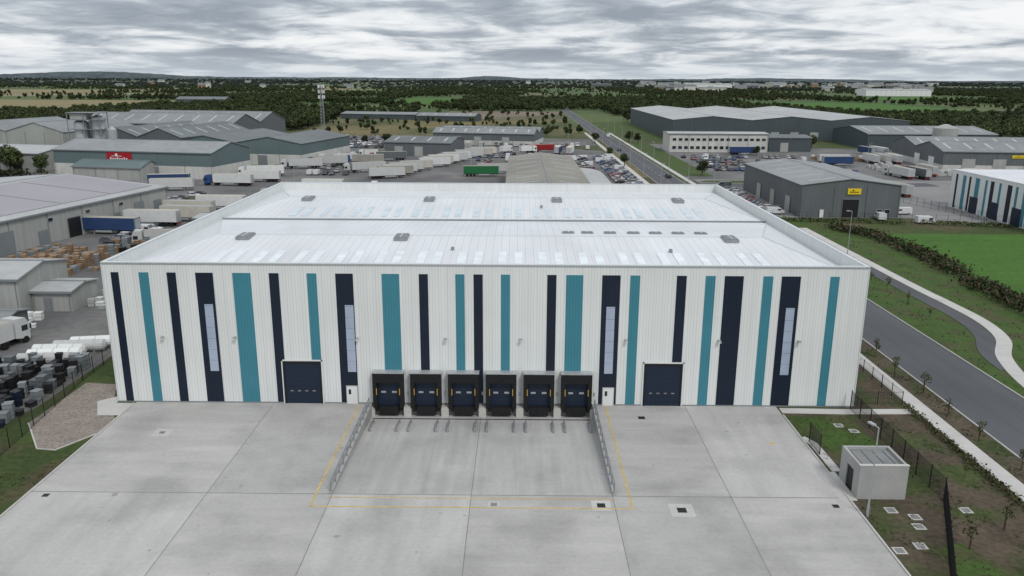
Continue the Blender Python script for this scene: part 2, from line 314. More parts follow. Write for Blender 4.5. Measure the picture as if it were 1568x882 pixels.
for i in range(6):
    cx=-14.6+i*4.3; d=MB(); yf=Y0-1.0
    d.box(cx-1.75,cx-1.3,yf,Y0-.035,-.05,4.1,'black'); d.box(cx+1.3,cx+1.75,yf,Y0-.035,-.05,4.1,'black')
    d.box(cx-1.3,cx+1.3,yf,Y0-.035,3.0,4.1,'black'); d.box(cx-1.8,cx+1.8,yf-.05,Y0-.035,4.1,4.22,'galv')
    d.box(cx-1.55,cx+1.55,yf-.02,yf-.001,3.75,3.85,'blackm')
    d.box(cx-1.3,cx+1.3,Y0-.3,Y0-.035,.0,3.0,'navydoor')
    d.box(cx-.9,cx-.35,Y0-.33,Y0-.301,1.5,1.72,'galv'); d.box(cx+.35,cx+.9,Y0-.33,Y0-.301,1.5,1.72,'galv')
    d.box(cx-1.35,cx-1.28,yf-.015,yf-.002,1.5,2.3,'yellow'); d.box(cx+1.28,cx+1.35,yf-.015,yf-.002,1.5,2.3,'yellow')
    d.box(cx-1.1,cx+1.1,Y0-.9,Y0-.3,-.12,.0,'blackm'); d.box(cx-1.1,cx+1.1,Y0-.9,Y0-.03,-.95,-.121,'black')
    for sx in(-1,1):
        d.box(cx+sx*1.35-.16,cx+sx*1.35+.16,Y0-.75,Y0-.03,-.62,-.06,'black')
        if (i in(0,5) and ((i==0)==(sx<0))): d.box(cx+sx*1.8-.2,cx+sx*1.8+.16,Y0-.85,Y0-.03,PZ,-.06,'path')
    if i<5: d.box(cx+2.15-.42,cx+2.15+.42,Y0-.85,Y0-.03,PZ,-.06,'path')
    d.box(cx+2.05,cx+2.2,Y0-.12,Y0-.035,1.2,1.6,'galv')
    d.obj('dock_bay',W)
a_s=(PZ-z)/(PY1-PY0)
def floor_z(yy): return z+(yy-PY0)*a_s
gx=[-16.0]
for i in range(5):
    c_=-12.45+i*4.3; gx+=[c_-.65,c_+.65]
gx+=[8.2]
for X in gx:
    q=MB(); y0_,y1_=80.2,82.9
    za,zb=floor_z(y0_),floor_z(y1_)
    q.cyl((0,y0_,za+.0),(0,y0_+.15,za+.38),.11,.11,'galvd'); q.cyl((0,y0_+.15,za+.38),(0,y1_-.2,zb+.38),.11,.11,'galvd'); q.cyl((0,y1_-.2,zb+.38),(0,y1_,zb),.11,.11,'galvd')
    q.box(-.15,.15,y0_-.15,y0_+.2,za-.02,za+.03,'galvd')
    q.obj('wheel_guide',None,(X,0,0))
for X in(PX0-.15,PX1+.15):
    q=MB(); n=12
    for i in range(n):
        yy=PY0+.2+i*(PY1-PY0-1.5)/(n-1); q.cyl((X,yy,.1),(X,yy,1.25),.06,.06,'galvd',6); q.box(X-.1,X+.1,yy-.1,yy+.1,.15,.2,'galvd')
    for hz in(.68,1.22): q.cyl((X,PY0+.1,hz),(X,PY1-1.2,hz),.055,.055,'galvd',6)
    q.cyl((X,PY0+.1,.68),(X,PY0+.1,1.22),.055,.055,'galvd',6)
    q.obj('steel_guard_rail')
# ------------------------------------------------------------------ near left/right
sheet('gravel_path',[(-53,79.6),(-48.5,73.5),(-46.5,73.2),(-44.3,77),(-44.3,81.0),(-46.3,84.5),(-48.9,91),(-52.9,91.5)],.03,'gravel')
pp=[(-53,79.6),(-48.5,73.5),(-46.5,73.2),(-44.3,77)]
ribbon('path_kerb',pp,.15,0,.09,'path')
sheet('concrete_path',[(-48.6,85.7),(-46.2,88),(-46.2,85.3),(-44.1,85.3),(-44.1,81.8),(-46.6,81.8)],.045,'path')
ribbon('concrete_path',[(30.2,84.5),(37,84.3),(45.5,84.5)],1.4,0,.06,'path')
ribbon('concrete_path',[(30.2,77.5),(30.9,76),(31,70)],.9,0,.055,'path')
ribbon('pavement',[(46.5,20),(46.5,300),(46.5,560)],1.9,0,.12,'path')
rect('road',50.5,60.3,0,1000,.03,'asph')
k=MB()
for X in(50.35,60.3): k.box(X,X+.15,0,1000,0,.13,'path')
k.obj('road_kerb')
m_=MB()
for i in range(70): m_.box(55.36,55.46,130+i*9,134+i*9,.032,.036,'line')
m_.obj('road_markings')
curve=smooth([(63.5,60),(63.2,85),(63.6,93),(66.5,103),(71,111),(73,120),(73,131),(72.6,145),(72.5,200)],6)
cyc=[(x-(2.5 if y_>96 else 0.0)*min(1,(y_-96)/12 if y_>96 else 0)-.05,y_) for x,y_ in curve if y_>97]
ribbon('pavement',curve,2.0,0,.11,'path')
ribbon('cycle_path',cyc,2.6,0,.09,'asph')
ribbon('pavement',[(63.2,225),(63.2,560)],1.8,0,.12,'path')
def blob_tree(b,x,y_,z0,h,r,n,size,ms,trunk=True,lobes=6,rng=random,flat=.8):
    if trunk:
        b.cyl((x,y_,z0),(x+rng.uniform(-.1,.1)*r,y_,z0+h*.5),r*.075+.02,r*.045+.012,'bark',6,False)
        for i in range(4):
            q=rng.uniform(0,6.28); b.cyl((x,y_,z0+h*(.3+.06*i)),(x+math.cos(q)*r*.6,y_+math.sin(q)*r*.6,z0+h*(.58+.08*i)),r*.035+.01,.01,'bark',5,False)
    L_=[]
    for i in range(lobes):
        q=rng.uniform(0,6.28);d_=rng.uniform(.1,.55)*r; lr=r*rng.uniform(.4,.62)
        L_.append((x+math.cos(q)*d_,y_+math.sin(q)*d_,z0+h*(.42 if trunk else .3)+rng.uniform(0,.4)*h,lr))
    for i in range(n):
        l=rng.choice(L_); v=Vector((rng.gauss(0,1),rng.gauss(0,1),rng.gauss(0,1))).normalized()*l[3]*rng.uniform(.6,1.08)
        c=Vector((l[0]+v.x,l[1]+v.y,max(z0+.1,l[2]+v.z*flat)))
        nrm=(v.normalized()+Vector((rng.gauss(0,.5),rng.gauss(0,.5),rng.gauss(0,.5)))).normalized(); a=nrm.orthogonal().normalized(); bb=nrm.cross(a); s_=size*rng.uniform(.6,1.3)
        q=rng.uniform(0,6.28); a,bb=a*math.cos(q)+bb*math.sin(q),bb*math.cos(q)-a*math.sin(q)
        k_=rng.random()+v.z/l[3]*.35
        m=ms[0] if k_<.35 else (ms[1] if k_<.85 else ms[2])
        b.add([c+a*s_,c+bb*s_*.7,c-a*s_*.8+nrm*s_*.25,c-bb*s_*.75],[(0,1,2,3)],m)
LM=('leafd','leafm','leafl')
saps=[]
for i in range(3):
    b=MB(); blob_tree(b,0,0,0,3.0,.75,110,.11,('leafm','leafl','leafb')); b.cyl((.25,0,0),(.25,0,1.3),.03,.03,'wood',5); saps.append(b.mesh('sapling'))
for i,(x,y_) in enumerate([(48.8,64+6.5*k) for k in range(9)]+[(41,60),(39.7,53),(42.5,69),(36.5,57),(34,49)]+[(66+random.uniform(-1,1),122+8*k) for k in range(7)]+[(-48,63),(-50,57)]):
    mk('young_tree',saps[i%3],None,(x+random.uniform(-.3,.3),y_,0),random.uniform(0,6),random.uniform(.65,1.1))
def hedge(name,pts,w,h,n,size,ms,z0=0,gap=.0):
    b=MB()
    for i in range(len(pts)-1):
        p0=Vector(pts[i]);p1=Vector(pts[i+1]);nn=int(n*(p1-p0).length)
        for k in range(nn):
            t_=random.random(); c=p0.lerp(p1,t_); hh=h*(.65+.6*noise.noise(Vector((c.x*.25,c.y*.25,3)))+.15)
            if noise.noise(Vector((c.x*.12,c.y*.12,9)))<-.35+gap: continue
            c=Vector((c.x+random.gauss(0,w*.33),c.y+random.gauss(0,w*.33),z0+random.uniform(.05,1)**.6*max(hh,.2)))
            nrm=Vector((random.gauss(0,1),random.gauss(0,1),random.gauss(.5,1))).normalized();a=nrm.orthogonal().normalized();bb=nrm.cross(a);s_=size*random.uniform(.5,1.4)
            b.add([c+a*s_,c+bb*s_,c-a*s_,c-bb*s_*.8],[(0,1,2,3)],ms[min(2,int(random.random()*3))])
    return b.obj(name)
hedge('hedge',[(83,112),(84.5,140),(87,165),(86,188),(80,200)],4.2,1.7,85,.26,('leafd','leafb','leafm'))
hedge('shrub_border',[(45.0,60),(45.0,104)],.9,.6,60,.11,('leafm','leafl','leafb'))
hedge('hedge',[(-205,296),(-180,293),(-178,300)],4,3,40,.4,LM)
hedge('hedge',[(66,211),(90,208),(127,203)],2,1.2,20,.25,LM)
def tufts(name,x0,x1,y0,y1,n,size,ms,avoid=()):
    b=MB()
    for i in range(n):
        x,y_=random.uniform(x0,x1),random.uniform(y0,y1)
        if noise.noise(Vector((x*.35,y_*.35,4)))<.05: continue
        if any(abs(y_-q[1])<8 and (x-q[0])**2+(y_-q[1])**2<q[2]**2 for q in avoid): continue
        for k in range(4):
            q=random.uniform(0,6.28); s_=size*random.uniform(.5,1.3); dx,dy=math.cos(q)*s_,math.sin(q)*s_
            b.add([(x-dy*.3,y_+dx*.3,.015),(x+dy*.3,y_-dx*.3,.015),(x+dx,y_+dy,s_*.9)],[(0,1,2)],ms[i%len(ms)])
    b.obj(name)
def dense(pts,rad):
    out=[]
    for i in range(len(pts)-1):
        p0=Vector(pts[i]);p1=Vector(pts[i+1]); n=max(1,int((p1-p0).length))
        for k in range(n): q=p0.lerp(p1,k/n); out.append((q.x,q.y,rad))
    return out
av=dense(curve,1.5)+dense(cyc,1.8)
tufts('weeds',30.4,44.5,44,83,2200,.16,('leafm','leafl','leafb'),[(33,67,4.2),(35,67,3)])
tufts('weeds',-54,-44.4,52,72,1300,.15,('leafm','leafl','leafb'))
tufts('weeds',47.8,50.1,55,125,900,.16,('leafm','leafl'))
tufts('weeds',61,82,90,200,2600,.2,('leafm','leafl','leafm'),av)
# pump house
P=empty('pump_house'); b=MB(); x0,x1,y0,y1=30.75,35.1,64.8,68.9
b.box(x0,x1,y0,y0+.25,0,3.3,'concwall'); b.box(x0,x1,y1-.25,y1,0,3.3,'concwall'); b.box(x1-.25,x1,y0+.25,y1-.25,0,3.3,'concwall')
b.box(x0,x0+.25,y0+.25,y0+1.2,0,3.3,'concwall'); b.box(x0,x0+.25,y0+2.7,y1-.25,0,3.3,'concwall'); b.box(x0,x0+.25,y0+1.2,y0+2.7,2.3,3.3,'concwall')
b.box(x0-.04,x1+.04,y0-.04,y0+.3,3.3,3.36,'path')
b.obj('walls',P)
b=MB(); b.box(x0+.25,x1-.25,y0+.25,y1-.25,2.95,3.05,'gutter')
for i in range(4): b.box(x0+.5+i,x0+1.1+i if i<3 else x0+3.9,y0+.6,y1-.6,3.05,3.12,'joint')
b.obj('roof',P); b=MB(); b.box(x0+.12,x0+.18,y0+1.2,y0+2.7,0,2.3,'blackm'); b.obj('door',P)
b=MB(); b.box(x0-1.6,x0,y0-.3,y1+1,0,.05,'path'); b.obj('slab',P)
def fence(name,pts,h,step,bars,m='blackm',rail=.03,br=.012):
    b=MB()
    for i in range(len(pts)-1):
        p0=Vector((*pts[i],0));p1=Vector((*pts[i+1],0));Ln=(p1-p0).length;n=max(1,round(Ln/step))
        for k in range(n+1):
            q=p0.lerp(p1,k/n); b.cyl(q,q+Vector((0,0,h+.1)),.05,.05,m,5)
        for hz in(.15,h*.5,h-.03): b.cyl(p0+Vector((0,0,hz)),p1+Vector((0,0,hz)),rail*.6,rail*.6,m,4)
        if bars:
            nb=int(Ln/bars)
            for k in range(nb):
                q=p0.lerp(p1,k/nb); b.cyl(q+Vector((0,0,.05)),q+Vector((0,0,h)),br,br,m,3,False)
    return b.obj(name)
fence('metal_fence',[(38.3,85),(38.4,64.5),(31.6,50),(30.3,46)],2.3,2.6,.15,br=.02)
fence('metal_gate',[(30.6,73.5),(30.6,76.5)],2.2,3,.25,br=.03)
fence('metal_fence',[(39.2,86.5),(44.9,86.5),(44.9,108)],1.6,2.6,.25)
fence('metal_fence',[(-54.3,106),(-53.6,92),(-51,71),(-47.5,64.5),(-47.5,50)],2.2,2.6,.18)
fence('boundary_fence',[(66,214),(128,206),(128,190)],2.2,3,0)
fence('boundary_fence',[(110,290),(119,245),(127,206)],2.4,3,.6)
def lamp(x,y_,h,rot,nm='street_lamp',w=1.0):
    b=MB(); b.cyl((0,0,0),(0,0,1.1),.12*w,.11*w,'galv'); b.cyl((0,0,1.1),(0,0,h),.085*w,.05*w,'galv'); b.cyl((0,0,h),(.7,0,h+.06),.045,.04,'galv',6)
    b.box(.45,1.15,-.16,.16,h+.0,h+.13,'galv'); b.box(.55,1.1,-.11,.11,h-.02,h-.001,'hlamp'); b.box(-.1,.1,-.15,-.1,.4,.9,'gutter')
    b.obj(nm,None,(x,y_,0),rot)
lamp(30.5,61.9,8.3,R(110)); lamp(70.2,166,9.9,R(180))
for i in range(9): lamp(48.2,230+i*38,9,0); lamp(61.6,250+i*38,9,R(180))
for x,y_ in((-60,330),(-20,345),(-75,380),(25,400),(110,360),(150,345),(-118,250),(-70,250)): lamp(x,y_,10,random.uniform(0,6))
# ------------------------------------------------------------------ surrounding paved areas
sheet('asphalt_yard',[(-54.6,84),(-54.6,102),(-58,160),(-50,300),(-90,300),(-260,330),(-260,200),(-135,60),(-60,60)],.02,'asphold')
sheet('asphalt_yard',[(-110,165),(38,165),(44,300),(44,420),(10,445),(-60,450),(-95,430),(-110,300)],.026,'asphold')
sheet('asphalt_yard',[(-118,430),(-60,452),(45,452),(45,500),(-125,520)],.02,'asphold')
sheet('asphalt_yard',[(62,296),(260,300),(260,420),(62,470)],.02,'asphold')
sheet('concrete_lot',[(66,216),(105,216),(127,208),(185,208),(185,300),(66,300)],.03,'lot')
ribbon('side_road',[(58,285),(110,283),(150,288)],9,0,.034,'asph')
rect('grass_verge',64,76,310,480,.04,'lawn'); rect('grass_verge',44.5,50,305,560,.04,'rough')
sheet('grass_island',smooth([(66,292),(80,290),(95,291.5),(96,296),(80,297),(66,296)],3)[:-1],.07,'lawn')
sheet('grass_island',smooth([(-120,232),(-104,228),(-84,236),(-100,246),(-116,244)],3),.07,'grass')
rect('green_field',87.5,240,105,193,.05,'green')
rect('stubble_field',-800,-430,880,1260,.3,'tan')
rect('rough_field',-150,44,520,730,.06,'rough'); rect('bare_field',-75,48,735,920,.08,'bare')
rect('green_field',62,92,500,700,.05,'lawn'); rect('green_field',330,560,930,1300,.3,'green'); rect('green_field',-190,-85,1150,1500,.3,'green')
rect('green_field',600,900,1500,1800,.3,'green'); rect('stubble_field',-1500,-900,1750,2200,.3,'tan')
# ------------------------------------------------------------------ sheds
def shed(nm,x,y_,rz_,Lx,Dy,eave,rise,wall='greyw',roof='roofgx',spans=1,ax='x',low=None,lowh=3,doors=(),wins=(),rl=0,sign=None,side=()):
    E=empty(nm,(x,y_,0),rz_); b=MB()
    tot=Dy if ax=='x' else Lx; sp_=tot/spans
    us=[]
    for i in range(spans): us+=[i*sp_,(i+.5)*sp_]
    us.append(tot)
    ts=[eave if i%2==0 else eave+rise for i in range(len(us))]
    prof=[(0,0)]+[(tot,0)]+[(u,t_) for u,t_ in zip(us[::-1],ts[::-1])]
    b.extr(prof,0,Lx if ax=='x' else Dy,wall,'yz' if ax=='x' else 'xz')
    if low:
        b.box(-.08,Lx+.08,-.08,-.01,0,lowh,low); b.box(-.08,-.01,-.01,Dy,0,lowh,low); b.box(Lx+.01,Lx+.08,-.01,Dy,0,lowh,low)
    b.obj('walls',E)
    b=MB(); ov=.35; ln=Lx if ax=='x' else Dy
    for i in range(len(us)-1):
        u0,u1,t0,t1=us[i],us[i+1],ts[i],ts[i+1]; sl=(t1-t0)/(u1-u0)
        if i==0: u0-=ov;t0-=ov*sl
        if i==len(us)-2: u1+=ov;t1+=ov*sl
        q=[(u0,t0+.02),(u1,t1+.02),(u1,t1+.2),(u0,t0+.2)]
        b.extr(q,-ov,ln+ov,roof,'yz' if ax=='x' else 'xz')
        if rl:
            n=int(ln/rl)
            for k in range(n):
                c_=(k+.5)*ln/n; ua,ub=u0+(u1-u0)*.25,u0+(u1-u0)*.8; za,zb=t0+(t1-t0)*.25+.23,t0+(t1-t0)*.8+.23
                if ax=='x': b.quad((c_-.5,ua,za),(c_+.5,ua,za),(c_+.5,ub,zb),(c_-.5,ub,zb),'slight')
                else: b.quad((ua,c_-.5,za),(ub,c_-.5,zb),(ub,c_+.5,zb),(ua,c_+.5,za),'slight')
    for i in range(1,len(us)-1,2):
        u=us[i]
        if ax=='x': b.box(-ov,ln+ov,u-.25,u+.25,ts[i]+.15,ts[i]+.27,'gutter')
        else: b.box(u-.25,u+.25,-ov,ln+ov,ts[i]+.15,ts[i]+.27,'gutter')
    b.obj('roof',E)
    b=MB()
    if ax=='x': b.box(-ov,Lx+ov,-ov-.15,-ov,eave-.25,eave+.1,'gutter')
    for k in range(int(Lx/12)+2):
        xx=.3+k*(Lx-.6)/(int(Lx/12)+1); b.cyl((xx,-.15,0),(xx,-.15,eave-.1),.08,.08,'gutter',5)
    for (dx,dw,dh,m) in doors:
        b.box(dx-.15,dx+dw+.15,-.14,-.085,0,dh+.2,'gutter'); b.box(dx,dx+dw,-.2,-.141,.02,dh,m)
    for (side_,dy,dw,dh,m) in side:
        xx=-.2 if side_<0 else Lx+.14
        b.box(xx,xx+.06,dy,dy+dw,0,dh,m)
    for (wx,wz,ww,wh,n,gp) in wins:
        for k in range(n):
            b.box(wx+k*gp-.06,wx+k*gp+ww+.06,-.13,-.085,wz-.06,wz+wh+.06,'white'); b.box(wx+k*gp,wx+k*gp+ww,-.15,-.131,wz,wz+wh,'glass')
    b.obj('doors_and_trim',E)
    if sign:
        sx,sz,sw,sh,m=sign; b=MB(); b.box(sx,sx+sw,-.3,-.15,sz,sz+sh,m)
        mm='white' if m=='red' else 'blackm'
        for k in range(8): b.box(sx+sw*.14+k*sw*.09,sx+sw*.195+k*sw*.09,-.33,-.301,sz+sh*.25,sz+sh*(.42+.06*(k%3==0)),mm)
        b.cyl((sx+sw*.4,-.301,sz+sh*.68),(sx+sw*.4,-.34,sz+sh*.68),sh*.13,sh*.13,mm,10); b.box(sx+sw*.2,sx+sw*.62,-.33,-.302,sz+sh*.56,sz+sh*.6,mm)
        b.obj('sign',E)
    return E
A=R(-11)
shed('grey_warehouse',77.2,216.6,0,27.1,56,8.8,1.7,'greyw','roofgx',1,'y',doors=((11.5,4.4,5,'blackm'),(5.5,1,2.1,'white')),rl=9,sign=(12.5,6.4,3.6,1.6,'signy'),side=((-1,8,4,4.5,'lightw'),(-1,22,4,4.5,'lightw'),(-1,36,4,4.5,'lightw')),wins=((21,1.2,1.4,1.1,2,2.2),))
shed('distribution_warehouse',95,497,R(0),144,190,12.2,2.3,'darkw','roofl',3,'y',rl=0,doors=((60,5,5,'lightw'),(72,5,5,'lightw'),(84,5,5,'lightw'),(110,5,5,'lightw')))
shed('office_building',77.5,415,0,51,17,9.3,.4,'render','roofl',1,'x',wins=((2,5.8,1.9,1.3,16,3.05),(2,1.6,1.9,1.5,16,3.05)))
shed('grey_annex',130.5,420,0,22,22,7.2,.8,'darkw','roofd',1,'x',doors=((6,4,4.5,'lightw'),))
shed('industrial_unit',176,334,R(-6),75,60,8,3,'greyw','roofg',2,'x',low='render',lowh=2.5,doors=((8,5,5,'lightw'),(20,5,5,'lightw'),(34,5,5,'lightw'),(48,5,5,'lightw')),rl=8,sign=(27,5.6,6,1.2,'signy'),side=((-1,8,6,5,'white'),(-1,24,6,5,'white')))
shed('industrial_unit',190,440,0,70,50,8,3,'darkw','roofg',1,'x',rl=8)
E=empty('striped_warehouse'); b=MB(); b.box(129,182,190,238,0,11,'clad'); b.obj('walls',E)
b=MB(); b.box(128.9,129.25,189.9,238.1,11.0,11.08,'capping'); b.box(129.25,182,237.8,238.1,11,11.08,'capping'); b.quad((129.3,190,11.01),(182,190,11.01),(182,237.7,11.01),(129.3,237.7,11.01),'roofx'); b.obj('roof',E)
b=MB(); yy=191.; kk=0
while yy<236:
    wd=[1,2,1,1.6][kk%4]; b.box(128.96,128.999,yy,yy+wd,.2,10,['navy','teal','navy','teal','teal'][kk%5]); yy+=wd+[2.3,1.6,2.8][kk%3]; kk+=1
for k in range(3): b.box(128.9,128.955,203+k*10,207+k*10,0,4.6,'navydoor')
b.obj('cladding_stripes',E)
b=MB(); b.cyl((226,430,0),(226,430,12),6,6,'lightw',20); b.cyl((226,430,12),(226,430,14),6,1,'lightw',20); b.obj('storage_silo')
E=shed('solar_roof_warehouse',-97-88*.1908,219-88*.9816,R(79),88,64,7.0,2.6,'lightw','roofl',1,'x',doors=((82,3,4,'gutter'),(74,3.5,4.5,'gutter'),(66,2,3,'gutter'),(50,4,4.5,'blackm'),(30,4,4.5,'gutter'),(12,4,4.5,'gutter'),(41,2.5,3,'gutter')),wins=((44,4.8,1.5,.8,3,12),))
b=MB()
for k in range(5):
    xa=2+k*17
    for ua,ub in((3,30),):
        za=7+ua/32*2.6+.28; zb=7+ub/32*2.6+.28; b.quad((xa,ua,za),(xa+16.4,ua,za),(xa+16.4,ub,zb),(xa,ub,zb),'solar')
b.obj('solar_panels',E)
shed('food_factory',-175.7,303,A,66,27,9.6,3.0,'roofteal','roofgx',1,'x',low='render',lowh=4.6,sign=(23,5.2,10.5,4.4,'red'),doors=((40,4,4,'gutter'),))
shed('teal_roof_store',-163,292,A,28,12,4.5,2.0,'lightw','roofteal',1,'x')
shed('factory_hall',-150,350,A,60,52,9.2,2.6,'roofteal','roofd',2,'y',low='render',lowh=4.6,doors=((8,4,4,'gutter'),(40,4,4,'gutter')),wins=((15,2,2.5,1.2,3,5),))
shed('factory_hall',-196,374,A,44,60,9.5,4,'greyw','roofd',2,'y',low='render',lowh=4,rl=10)
shed('factory_hall',-262,372,A,60,50,12,4,'lightw','roofg',2,'y',low='render',lowh=4)
shed('factory_hall',-238,440,A,90,60,12,5,'greyw','roofg',2,'x',low='render',lowh=4,rl=10)
shed('factory_store',-238,322,A,52,30,7,2,'lightw','roofl',1,'x',doors=((30,4,4,'blackm'),(40,4,4,'blackm')))
shed('small_warehouse',-101,119,0,23.5,14,6,1.3,'lightw','roofl',1,'x',doors=((17,1.2,2.2,'white'),(4,4,4,'gutter')),side=((1,4,2.2,3.5,'gutter'),))
shed('small_store',-77.4,122,0,6.3,8,3.3,.6,'lightw','roofl',1,'x',doors=((2,1,2.1,'gutter'),))
shed('small_store',-86,108,0,13,5.5,2.8,.5,'greyw','roofg',1,'x')
shed('small_store',-79,192,A,9,8,3,.6,'lightw','roofl',1,'x')
E=empty('process_tower',(-190,352,0)); b=MB()
for (x,y_,r_,h_) in((0,0,3,17),(7,1,3,19),(3.5,6,3,18),(13,0,2,14)):
    b.cyl((x,y_,0),(x,y_,h_),r_,r_,'galv',16); b.cyl((x,y_,h_),(x,y_,h_+1.2),r_,.5,'galv',16)
b.obj('silos',E); b=MB()
for x in(-4,3,10):
    for y_ in(-4,3): b.box(x,x+.3,y_,y_+.3,0,21,'gutter')
for z_ in(10,14,18,21): b.box(-4.1,10.4,-4.1,3.4,z_,z_+.25,'gutter')
b.box(-3,4,-3,2,18.3,20.8,'lightw'); b.obj('frame',E)
E=empty('lattice_mast',(-131,545,0)); b=MB(); hM=29
for z_ in range(0,hM,2):
    s0=1.3-z_/hM*.6; s1=1.3-(z_+2)/hM*.6
    cs=[(-1,-1),(1,-1),(1,1),(-1,1)]
    for k in range(4):
        p0=cs[k];p1=cs[(k+1)%4]
        b.cyl((p0[0]*s0,p0[1]*s0,z_),(p0[0]*s1,p0[1]*s1,z_+2),.11,.11,'gutter',4); b.cyl((p0[0]*s0,p0[1]*s0,z_),(p1[0]*s1,p1[1]*s1,z_+2),.06,.06,'galv',4); b.cyl((p0[0]*s1,p0[1]*s1,z_+2),(p1[0]*s1,p1[1]*s1,z_+2),.06,.06,'galv',4)
b.obj('lattice',E); b=MB()
for z_ in(22.5,26,29.3):
    for q in range(6):
        a=q*1.047; b.box(math.cos(a)*2-.25,math.cos(a)*2+.25,math.sin(a)*2-.2,math.sin(a)*2+.2,z_,z_+2.2,'white'); b.cyl((0,0,z_+1),(math.cos(a)*2,math.sin(a)*2,z_+1),.08,.08,'galv',4)
b.obj('antennas',E)
E=shed('weathered_warehouse',-3,212,0,23,90,8.0,1.4,'lightw','roofb',1,'y',rl=12)
b=MB(); pr=[(20.6,0),(29,0),(29,5.0)]+[(20.6+8.4*math.cos(R(t_)),5.0+2.6*math.sin(R(t_))) for t_ in range(15,91,15)]
b.extr(pr,218,268,'roofl','xz'); b.obj('curved_roof_store')
shed('industrial_unit',-64,388,A,33,25,6.5,2,'greyw','roofd',1,'x',doors=((5,4,4.5,'lightw'),(15,4,4.5,'lightw')),rl=7)
shed('industrial_unit',-48,458,A,58,32,6.5,2.4,'greyw','roofg',2,'x',low='render',lowh=2.5,rl=7,doors=((12,4,4.5,'lightw'),(24,4,4.5,'lightw'),(40,4,4.5,'lightw')))
shed('industrial_unit',-160,735,A,70,25,4.5,1.5,'darkw','roofg',1,'x')
shed('industrial_unit',-88,705,A,52,25,4.5,2,'darkw','roofg',1,'x',rl=9)
shed('small_office',2,330,0,22,14,4,1.2,'render','roofl',1,'x',wins=((2,1.2,1.4,1.2,5,4),))
shed('farm_building',-455,1085,0,66,24,7,3,'darkw','roofd',1,'x')
shed('distant_warehouse',795,1880,0,150,60,14,2,'white','roofl',1,'x'); shed('distant_warehouse',590,2900,0,165,60,17,3,'white','roofl',1,'x')
for i in range(120):
    yy=random.uniform(2300,5200); u=random.uniform(.14,.5) if i<110 else random.uniform(-.6,.1)
    shed('distant_building',u*yy,yy,random.uniform(-.3,.3),random.uniform(12,40) if i%6 else 80,16,random.uniform(8,17),random.uniform(2,6),random.choice(['render','render','lightw','wood','lightw','greyw']),random.choice(['roofd','roofd','roofg']),1,'x')
# ------------------------------------------------------------------ vehicles
def car_mesh(col,kind):
    b=MB(); pm='p_'+col
    if kind=='van': prof=[(-2.5,.4),(2.35,.4),(2.5,.6),(2.45,1.05),(1.75,1.3),(1.1,1.95),(-2.45,2.0),(-2.5,.6)]
    else: prof=[(-2.1,.32),(2.0,.32),(2.15,.5),(2.12,.72),(1.9,.82),(1.0,.93),(-1.85,.95),(-2.12,.85),(-2.15,.5)]
    wd=.98 if kind=='van' else .88
    n=len(prof); vs=[(p[0],-wd*(.94 if p[1]>1.3 else 1),p[1]) for p in prof]+[(p[0],wd*(.94 if p[1]>1.3 else 1),p[1]) for p in prof]
    b.add(vs,[tuple(range(n)),tuple(range(2*n-1,n-1,-1))]+[(i,n+i,n+(i+1)%n,(i+1)%n) for i in range(n)],pm)
    if kind=='van':
        b.add([(1.77,-.88,1.33),(1.77,.88,1.33),(1.14,.82,1.93),(1.14,-.82,1.93)],[(0,1,2,3)],'glass')
        for s in(-1,1): b.box(.4,1.45,s*.975-.02,s*.975+.02,1.15,1.6,'glass')
    else:
        bk=-1.95 if kind=='hatch' else -1.55
        B_=[(1.05,.93),(bk,.95)]; T_=[(.25,1.42),(bk+.5,1.42)]
        v=[(B_[0][0],-.82,.92),(B_[0][0],.82,.92),(B_[1][0],.82,.94),(B_[1][0],-.82,.94),(T_[0][0],-.62,1.42),(T_[0][0],.62,1.42),(T_[1][0],.62,1.42),(T_[1][0],-.62,1.42)]
        b.add(v,[(0,1,5,4),(1,2,6,5),(2,3,7,6),(3,0,4,7)],'glass'); b.add([(p[0],p[1],1.42) for p in v[4:]]+[(p[0]*.95,p[1]*.93,1.47) for p in v[4:]],[(0,1,5,4),(1,2,6,5),(2,3,7,6),(3,0,4,7),(4,5,6,7)],pm)
        for s in(-1,1): b.box(-.5,-.38,s*.76-.07,s*.76+.07,.93,1.4,pm)
    xw=1.55 if kind=='van' else 1.32
    for x in(xw,-xw):
        for s in(-1,1): b.cyl((x,s*(wd-.2),.33),(x,s*(wd+.02),.33),.33,.33,'black',12); b.cyl((x,s*(wd+.021),.33),(x,s*(wd+.03),.33),.2,.2,'galv',8)
    hx=prof[2][0]
    for s in(-1,1): b.box(hx-.1,hx+.01,s*.62-.15,s*.62+.15,.62,.75,'hlamp'); b.box(-hx-.01,-hx+.1,s*.68-.12,s*.68+.12,.65,.82,'lamp')
    b.box(hx-.02,hx+.015,-.4,.4,.42,.58,'black')
    return b.mesh('parked_car' if kind!='van' else 'parked_van')
CM=[(car_mesh(c,k),'parked_car') for c,k in(('white','hatch'),('black','hatch'),('grey','saloon'),('silver','hatch'),('blue','saloon'),('red','hatch'),('navy','hatch'),('silver','saloon'),('grey','hatch'))]
VM=[(car_mesh('white','van'),'parked_van'),(car_mesh('white','van'),'parked_van'),(car_mesh('grey','van'),'parked_van')]
def car(x,y_,r_,van=.12,me=None):
    me,n_=me or (random.choice(VM) if random.random()<van else random.choice(CM)); mk(n_,me,None,(x,y_,.035),r_)
